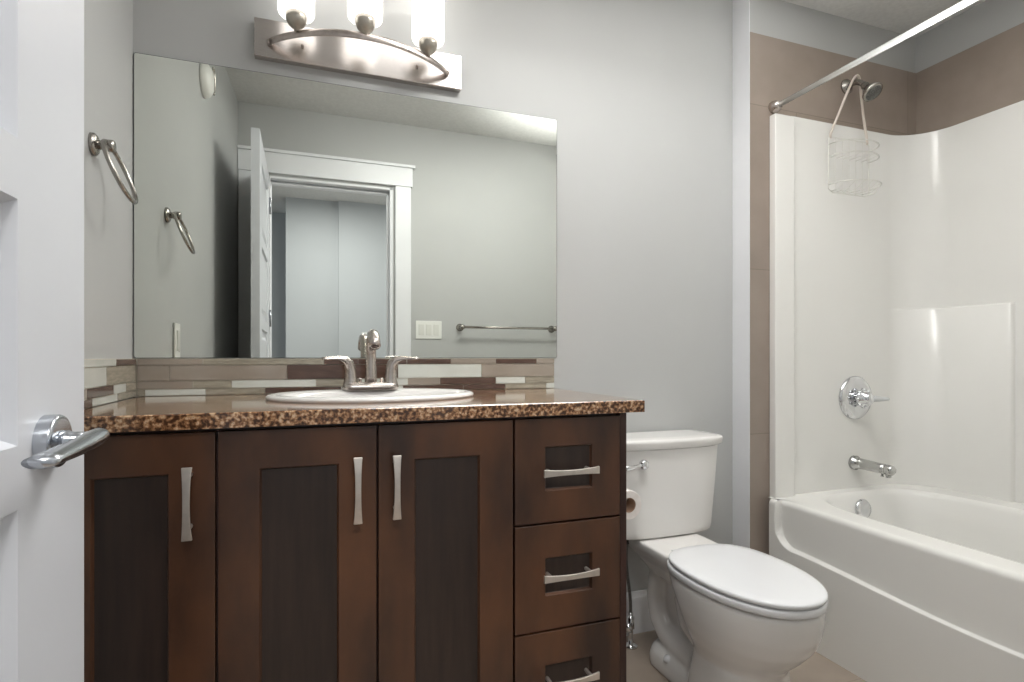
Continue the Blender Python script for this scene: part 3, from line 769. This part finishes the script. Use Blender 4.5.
# ================================================================ TUB + SURROUND
RZ = .460
def smooth(a, b, x):
    t = max(0, min(1, (x - a) / (b - a))); return t * t * (3 - 2 * t)
def tub():
    t = thing('bathtub', 'white acrylic alcove bathtub with a sculpted apron', 'bathtub', (1.98, .82, 0))
    bm = bmesh.new()
    y0, y1 = YO + .002, 1.5835
    # apron + rim outer edge as one height field; x of the outer skin
    def bow(y):
        u = (y - .80) / .78; return -.018 * (1 - min(1, u * u))
    def xs(y, z):
        # lower skirt stands proud of the recessed upper field
        zb = .272 + .028 * smooth(.9, 1.5, y) + .028 * smooth(.7, .1, y)
        r = .075
        d = min(z - zb, (1.556 - y), (y - .055))
        dx, dz = min(1.556 - y, y - .055), z - zb
        if dx < r and dz < r: d = r - math.hypot(r - dx, r - dz)
        k = smooth(-.001, .003, d)
        top = 1.598 + bow(y); low = 1.569
        x = low * (1 - k) + top * k
        return x
    zs = [0, .05, .10, .16, .2, .24] + [.25 + .002 * i for i in range(44)] + [.345, .36, .375, .39, .405, .42, .43, .438, .444]
    ys = [y0, y0 + .01] + [y0 + .02 + (y1 - .12 - y0 - .02) * i / 80 for i in range(81)] + [y1 - .12 + .12 * i / 60 for i in range(1, 61)]
    rings = [[(xs(y, z), y, z) for y in ys] for z in zs]
    R_ = .016
    for a in (20, 40, 60, 80, 90):
        a = math.radians(a); rings.append([(xs(y, .444) + R_ * (1 - math.cos(a)), y, .444 + R_ * math.sin(a)) for y in ys])
    loft(bm, rings, cap0=False, cap1=False, closed=False)
    # deck ring: from rectangular outline to the opening, then down into the basin
    n = 128; cxb, cyb, ax, ay = 1.976, .880, .294, .676
    def openr(da, db, z, e=4.6): return [(x, y, z) for x, y in sup(cxb, cyb, ax - da, ay - db, e, n)]
    outer = []
    inner = openr(-.006, -.006, RZ)
    xb = 2.371
    for (x, y, z) in inner:
        dx, dy = (x - cxb) / ax, (y - cyb) / ay
        # push to the outline
        ks = []
        if dx > 1e-6: ks.append((xb - cxb) / (dx * ax))
        if dx < -1e-6: ks.append((xs(min(max(y, y0), y1), .444) + R_ - cxb) / (dx * ax))
        if dy > 1e-6: ks.append((1.606 - cyb) / (dy * ay))
        if dy < -1e-6: ks.append((y0 - cyb) / (dy * ay))
        k = min(ks); X_, Y_ = cxb + dx * ax * k, cyb + dy * ay * k
        if dx < 0 and abs(X_ - (xs(min(max(y, y0), y1), .444) + R_)) < .02:
            X_ = xs(min(max(Y_, y0), y1), .444) + R_
        outer.append((X_, Y_, RZ))
    for (cx_, cy_) in ((xs(y1, .444) + R_, 1.606), (xs(y0, .444) + R_, y0), (xb, 1.606), (xb, y0)):
        j = min(range(n), key=lambda q: (outer[q][0] - cx_) ** 2 + (outer[q][1] - cy_) ** 2); outer[j] = (cx_, cy_, RZ)
    loft(bm, [outer, inner, openr(.002, .002, RZ - .001), openr(.009, .009, RZ - .006), openr(.016, .018, RZ - .018), openr(.030, .040, .36), openr(.045, .065, .25), openr(.06, .10, .15), openr(.09, .14, .10, 4), openr(.14, .22, .082, 3.5), openr(.27, .60, .078, 3)], cap0=False, cap1=True)
    bx(bm, 1.62, 2.36, y0 + .002, 1.578, 0.0, .02)
    o = link('tub_shell', bm, M['tub'], t, smooth=True)
    for f in o.data.polygons:
        if f.normal.z > .9999 and abs(f.center.z - RZ) < .0002: f.use_smooth = False
    bm = bmesh.new(); lathe(bm, [(.001, .0), (.038, .0), (.038, .006), (.033, .012), (.012, .015), (.001, .015)], (1.963, 1.524, .402), (0, -1, .12), 28)
    link('overflow_plate', bm, M['chrome'], t, smooth=True)
    bm = bmesh.new(); lathe(bm, [(.001, 0), (.03, 0), (.03, .004), (.001, .006)], (1.985, 1.33, .082), 'z', 24)
    link('drain', bm, M['chrome'], t, smooth=True)
tub()

def surround():
    bm = bmesh.new(); ZT = 1.897
    def arc(cx_, cy_, r, a0, a1, n=14): return [(cx_ + r * math.cos(math.radians(a0 + (a1 - a0) * i / n)), cy_ + r * math.sin(math.radians(a0 + (a1 - a0) * i / n))) for i in range(n + 1)]
    xi, yi, r = 2.372, 1.603, .155
    inner = [(1.601, 1.582), (1.689, 1.582), (1.6925, 1.585), (1.697, yi)] + arc(xi - r, yi - r, r, 90, 0) + arc(xi - r, YO + .009 + r, r, 0, -90) + [(1.697, YO + .009), (1.6925, YO + .027), (1.689, YO + .030), (1.601, YO + .030)]
    outer = []
    for x, y in inner:
        if x < 1.70: outer.append((max(x, 1.598), S if y > 1 else YO))
        else: outer.append(None)
    xo, yo_ = XR - .008, S
    k = [i for i, o_ in enumerate(outer) if o_ is None]
    for i in k:
        x, y = inner[i]
        if y > 1: 
            t_ = math.atan2(y - (yi - r), x - (xi - r)) if x > xi - r else PI / 2
            X_, Y_ = (xo, yi - r + (xo - xi + r) * math.tan(t_)) if t_ < PI / 4 else (xi - r + (yo_ - yi + r) / math.tan(t_) if t_ < PI / 2 - 1e-6 else x, yo_)
            outer[i] = (min(X_, xo), min(Y_, yo_))
        else:
            X_, Y_ = x, y; cy_ = YO + .009 + r
            t_ = math.atan2(cy_ - y, x - (xi - r)) if x > xi - r else PI / 2
            X_, Y_ = (xo, cy_ - (xo - xi + r) * math.tan(t_)) if t_ < PI / 4 else (xi - r + (cy_ - YO) / math.tan(t_) if t_ < PI / 2 - 1e-6 else x, YO)
            outer[i] = (min(X_, xo), max(Y_, YO))
    outer[0] = (1.598, S); outer[-1] = (1.598, YO)
    inner[0] = (1.598, 1.582); inner[-1] = (1.598, YO + .030)
    def zt(p): return ZT if p[0] > 1.695 else 1.884
    nq = len(inner)
    A = [bm.verts.new((x, y, .455 if x > 1.66 else .455)) for x, y in inner]
    B = [bm.verts.new((x, y, zt((x, y)))) for x, y in inner]
    Cc = [bm.verts.new((x, y, zt(inner[i]))) for i, (x, y) in enumerate(outer)]
    Dd = [bm.verts.new((x, y, .455)) for x, y in outer]
    for i in range(nq - 1):
        bm.faces.new((A[i], A[i + 1], B[i + 1], B[i])); bm.faces.new((B[i], B[i + 1], Cc[i + 1], Cc[i])); bm.faces.new((Cc[i], Cc[i + 1], Dd[i + 1], Dd[i]))
    bm.faces.new((A[0], B[0], Cc[0], Dd[0])); bm.faces.new((A[-1], B[-1], Cc[-1], Dd[-1]))
    # flange leg beside the apron down to the floor
    bx(bm, 1.598, 1.640, 1.5835, S, 0, .456)
    o = link('shower_surround', bm, M['tub'], bevel=.004, segs=3)
    t = o; tag(o, 'white one piece shower surround lining the three walls over the tub', 'shower surround')
    # raised lower panel with the soap ledge, wrapping the far corner
    bm = bmesh.new(); q = .018
    path = []; path2 = []
    for i in range(19):
        a = 90 - 90 * i / 18; o_ = q * smooth(88, 45, a); ar = math.radians(a)
        path.append((xi - r + (r - o_) * math.cos(ar), yi - r + (r - o_) * math.sin(ar)))
        path2.append((xi - r + (r + .001) * math.cos(ar), yi - r + (r + .001) * math.sin(ar)))
    path += [(xi - q, 1.30), (xi - q, 1.262), (xi - q + .004, 1.256), (xi + .001, 1.252)]
    path2 += [(xi + .001, 1.30), (xi + .001, 1.262), (xi + .001, 1.256), (xi + .002, 1.251)]
    A = [bm.verts.new((x, y, .456)) for x, y in path]; B = [bm.verts.new((x, y, 1.172)) for x, y in path]
    B2 = [bm.verts.new((x * .7 + x2 * .3, y * .7 + y2 * .3, 1.179)) for (x, y), (x2, y2) in zip(path, path2)]; Cc = [bm.verts.new((x, y, 1.181)) for x, y in path2]
    for i in range(len(path) - 1):
        bm.faces.new((A[i], A[i + 1], B[i + 1], B[i])); bm.faces.new((B[i], B[i + 1], B2[i + 1], B2[i])); bm.faces.new((B2[i], B2[i + 1], Cc[i + 1], Cc[i]))
    p = link('ledge_panel', bm, M['tub'], smooth=True); p.parent = t
surround()

# curtain rod
def rod():
    x, z = 1.617, 1.917
    t = thing('curtain_rod', 'white and nickel shower curtain rod running over the tub edge', 'shower rod', (x, .82, z))
    bm = bmesh.new(); tube(bm, [(x, YO + .014, z), (x, .5, z), (x, 1.1, z), (x, S - .012, z)], .0095, 20)
    link('tube', bm, M['rodw'], t, smooth=True)
    for y, d in ((S, -1), (YO, 1)):
        bm = bmesh.new(); lathe(bm, [(.001, 0), (.023, 0), (.024, d * .006), (.022, d * .016), (.017, d * .026), (.0135, d * .032), (.001, d * .032)], (x, y, z), 'y', 28)
        link('end_flange', bm, M['nickel'], t, smooth=True)
M['rodw'] = mat('rod_metal', srgb(222, 222, 220), .2, .55, c2=srgb(214, 214, 212), scale=10)
rod()

def shower_head():
    x, y, z = 1.990, S, 2.058
    t = thing('overhead_shower', 'brushed nickel shower head on a short arm over the tub', 'shower head', (x, y, z))
    bm = bmesh.new(); lathe(bm, [(.001, 0), (.030, 0), (.029, -.006), (.018, -.014), (.011, -.018), (.001, -.018)], (x, y, z), 'y', 28)
    link('flange', bm, M['ringm'], t, smooth=True)
    bm = bmesh.new(); tube(bm, bez((x, y - .01, z), (x, y - .045, z + .004), (x, y - .055, z - .004), (x, y - .078, z - .030), 10), .0105, 14)
    link('arm', bm, M['ringm'], t, smooth=True)
    bm = bmesh.new(); ax_ = Vector((.02, -.62, -.78)).normalized()
    lathe(bm, [(.001, -.004), (.012, -.003), (.015, .006), (.012, .016), (.016, .022), (.030, .040), (.036, .048), (.0365, .056), (.033, .059), (.001, .059)], (x, y - .076, z - .028), ax_, 32)
    link('shower_head', bm, M['ringm'], t, smooth=True)
    bm = bmesh.new(); lathe(bm, [(.001, .0592), (.029, .0592), (.028, .061), (.001, .0615)], (x, y - .076, z - .028), ax_, 28)
    link('spray_face', bm, M['face'], t, smooth=True)
M['face'] = mat('spray_face', srgb(112, 112, 108), .35, .3, c2=srgb(70, 70, 68), scale=260)
shower_head()

def caddy():
    cx_, yb, zt_ = 1.972, 1.580, 2.078
    t = thing('shower_caddy', 'white wire shower caddy hanging from the shower arm', 'shower caddy', (cx_, yb, 1.63))
    r = .0022
    xL, xR_ = 1.858, 2.072
    bm = bmesh.new()
    tube(bm, [(xL + .008, yb, 1.826)] + bez((xL + .010, yb, 1.842), (1.950, yb - .014, 2.03), (1.968, yb - .016, zt_), (1.990, yb - .016, zt_ + .002), 10) + bez((1.990, yb - .016, zt_ + .002), (2.012, yb - .016, zt_), (2.000, yb - .012, 2.03), (xR_ - .010, yb, 1.842), 10)[1:] + [(xR_ - .008, yb, 1.826)], .0047, 10)
    link('hanger', bm, M['hangw'], t, smooth=True)
    bm = bmesh.new()
    def loop(pts, rr=r): tube(bm, pts + [pts[0]], rr, 8)
    # back frame
    loop([(xL + .01, yb, 1.832), (xR_ - .01, yb, 1.832), (xR_, yb, 1.822), (xR_, yb, 1.63), (xR_ - .02, yb, 1.618), (xL + .02, yb, 1.618), (xL, yb, 1.63), (xL, yb, 1.822)], r)
    for k in range(1, 6):
        x = xL + (xR_ - xL) * k / 6; tube(bm, [(x, yb, 1.832), (x, yb, 1.74), (x, yb, 1.618)], .0010, 6)
    for z, dep in ((1.800, .085), (1.755, .085), (1.645, .100)):
        pts = [(xL, yb, z)] + bez((xL, yb - .02, z), (xL + .01, yb - dep * 1.25, z), (xR_ - .01, yb - dep * 1.25, z), (xR_, yb - .02, z), 14) + [(xR_, yb, z)]
        tube(bm, pts, r, 8)
    for zz, dep in ((1.752, .085), (1.622, .098)):
        for k in range(7):
            x = xL + .012 + (xR_ - xL - .024) * k / 6; u = (k - 3) / 3.4; dd = dep * (1 - .6 * u * u)
            tube(bm, [(x, yb, zz), (x, yb - dd * .6, zz - .001), (x, yb - dd, zz + .022 if zz < 1.7 else zz + .003)], .0012, 6)
    link('basket', bm, M['caddyw'], t, smooth=True)
M['hangw'] = mat('hanger_plastic', srgb(214, 204, 194), .35, c2=srgb(206, 196, 186))
caddy()

def valve():
    x, z, y = 2.024, .820, 1.603
    t = thing('shower_valve', 'round chrome shower valve with a clear lever on the tub wall', 'shower valve', (x, y, z))
    bm = bmesh.new(); lathe(bm, [(.001, 0), (.087, 0), (.087, -.005), (.080, -.012), (.060, -.016), (.040, -.018), (.001, -.018)], (x, y, z), 'y', 44)
    link('plate', bm, M['chrome'], t, smooth=True)
    bm = bmesh.new(); lathe(bm, [(.001, -.015), (.030, -.015), (.030, -.032), (.036, -.034), (.036, -.044), (.026, -.047), (.022, -.066), (.016, -.074), (.001, -.076)], (x, y, z), 'y', 24)
    for k in range(8):
        a = 2 * PI * k / 8; lathe(bm, [(.001, -.047), (.006, -.046), (.006, -.032), (.001, -.031)], (x + .034 * math.cos(a), y, z + .034 * math.sin(a)), 'y', 10)
    link('hub', bm, M['chrome'], t, smooth=True)
    bm = bmesh.new(); tube(bm, [(x, y - .066, z), (x + .02, y - .072, z), (x + .045, y - .080, z - .001), (x + .068, y - .088, z - .001), (x + .072, y - .089, z - .001)], [(.007, .012), (.008, .012), (.006, .009), (.004, .006), (.002, .003)], 14)
    link('lever', bm, M['clear'], t, smooth=True)['label'] = 'clear frosted lever'
M['clear'] = mat('frosted_acrylic', srgb(214, 216, 216), .15, c2=srgb(206, 208, 208), scale=8)
valve()

def tub_spout():
    x, z, y = 2.018, .562, 1.603
    t = thing('tub_spout', 'chrome tub spout with diverter below the shower valve', 'tub spout', (x, y, z))
    bm = bmesh.new()
    tube(bm, [(x, y + .001, z), (x, y - .012, z), (x, y - .016, z), (x, y - .05, z), (x, y - .115, z - .003), (x, y - .126, z - .003), (x, y - .128, z - .003), (x, y - .134, z - .003), (x, y - .136, z - .003), (x, y - .156, z - .004), (x, y - .163, z - .005)],
         [.028, .028, .0215, .0205, .0195, .0195, .016, .016, .0195, .0190, .012], 28)
    lathe(bm, [(.001, -.028), (.009, -.028), (.010, -.015), (.010, 0), (.001, 0)], (x, y - .142, z - .004), 'z', 18)
    link('body', bm, M['chrome2'], t, smooth=True)
    bm = bmesh.new(); lathe(bm, [(.001, -.018), (.004, -.018), (.004, -.028), (.006, -.029), (.006, -.033), (.001, -.034)], (x, y - .118, z), 'z', 14)
    link('diverter_knob', bm, M['chrome2'], t, smooth=True)
M['chrome2'] = mat('brushed_chrome', srgb(196, 196, 194), .16, 1, c2=srgb(184, 184, 182), scale=20)
tub_spout()

# ---------------------------------------------------------------- parent inverse tidy-up
bpy.context.view_layer.update()
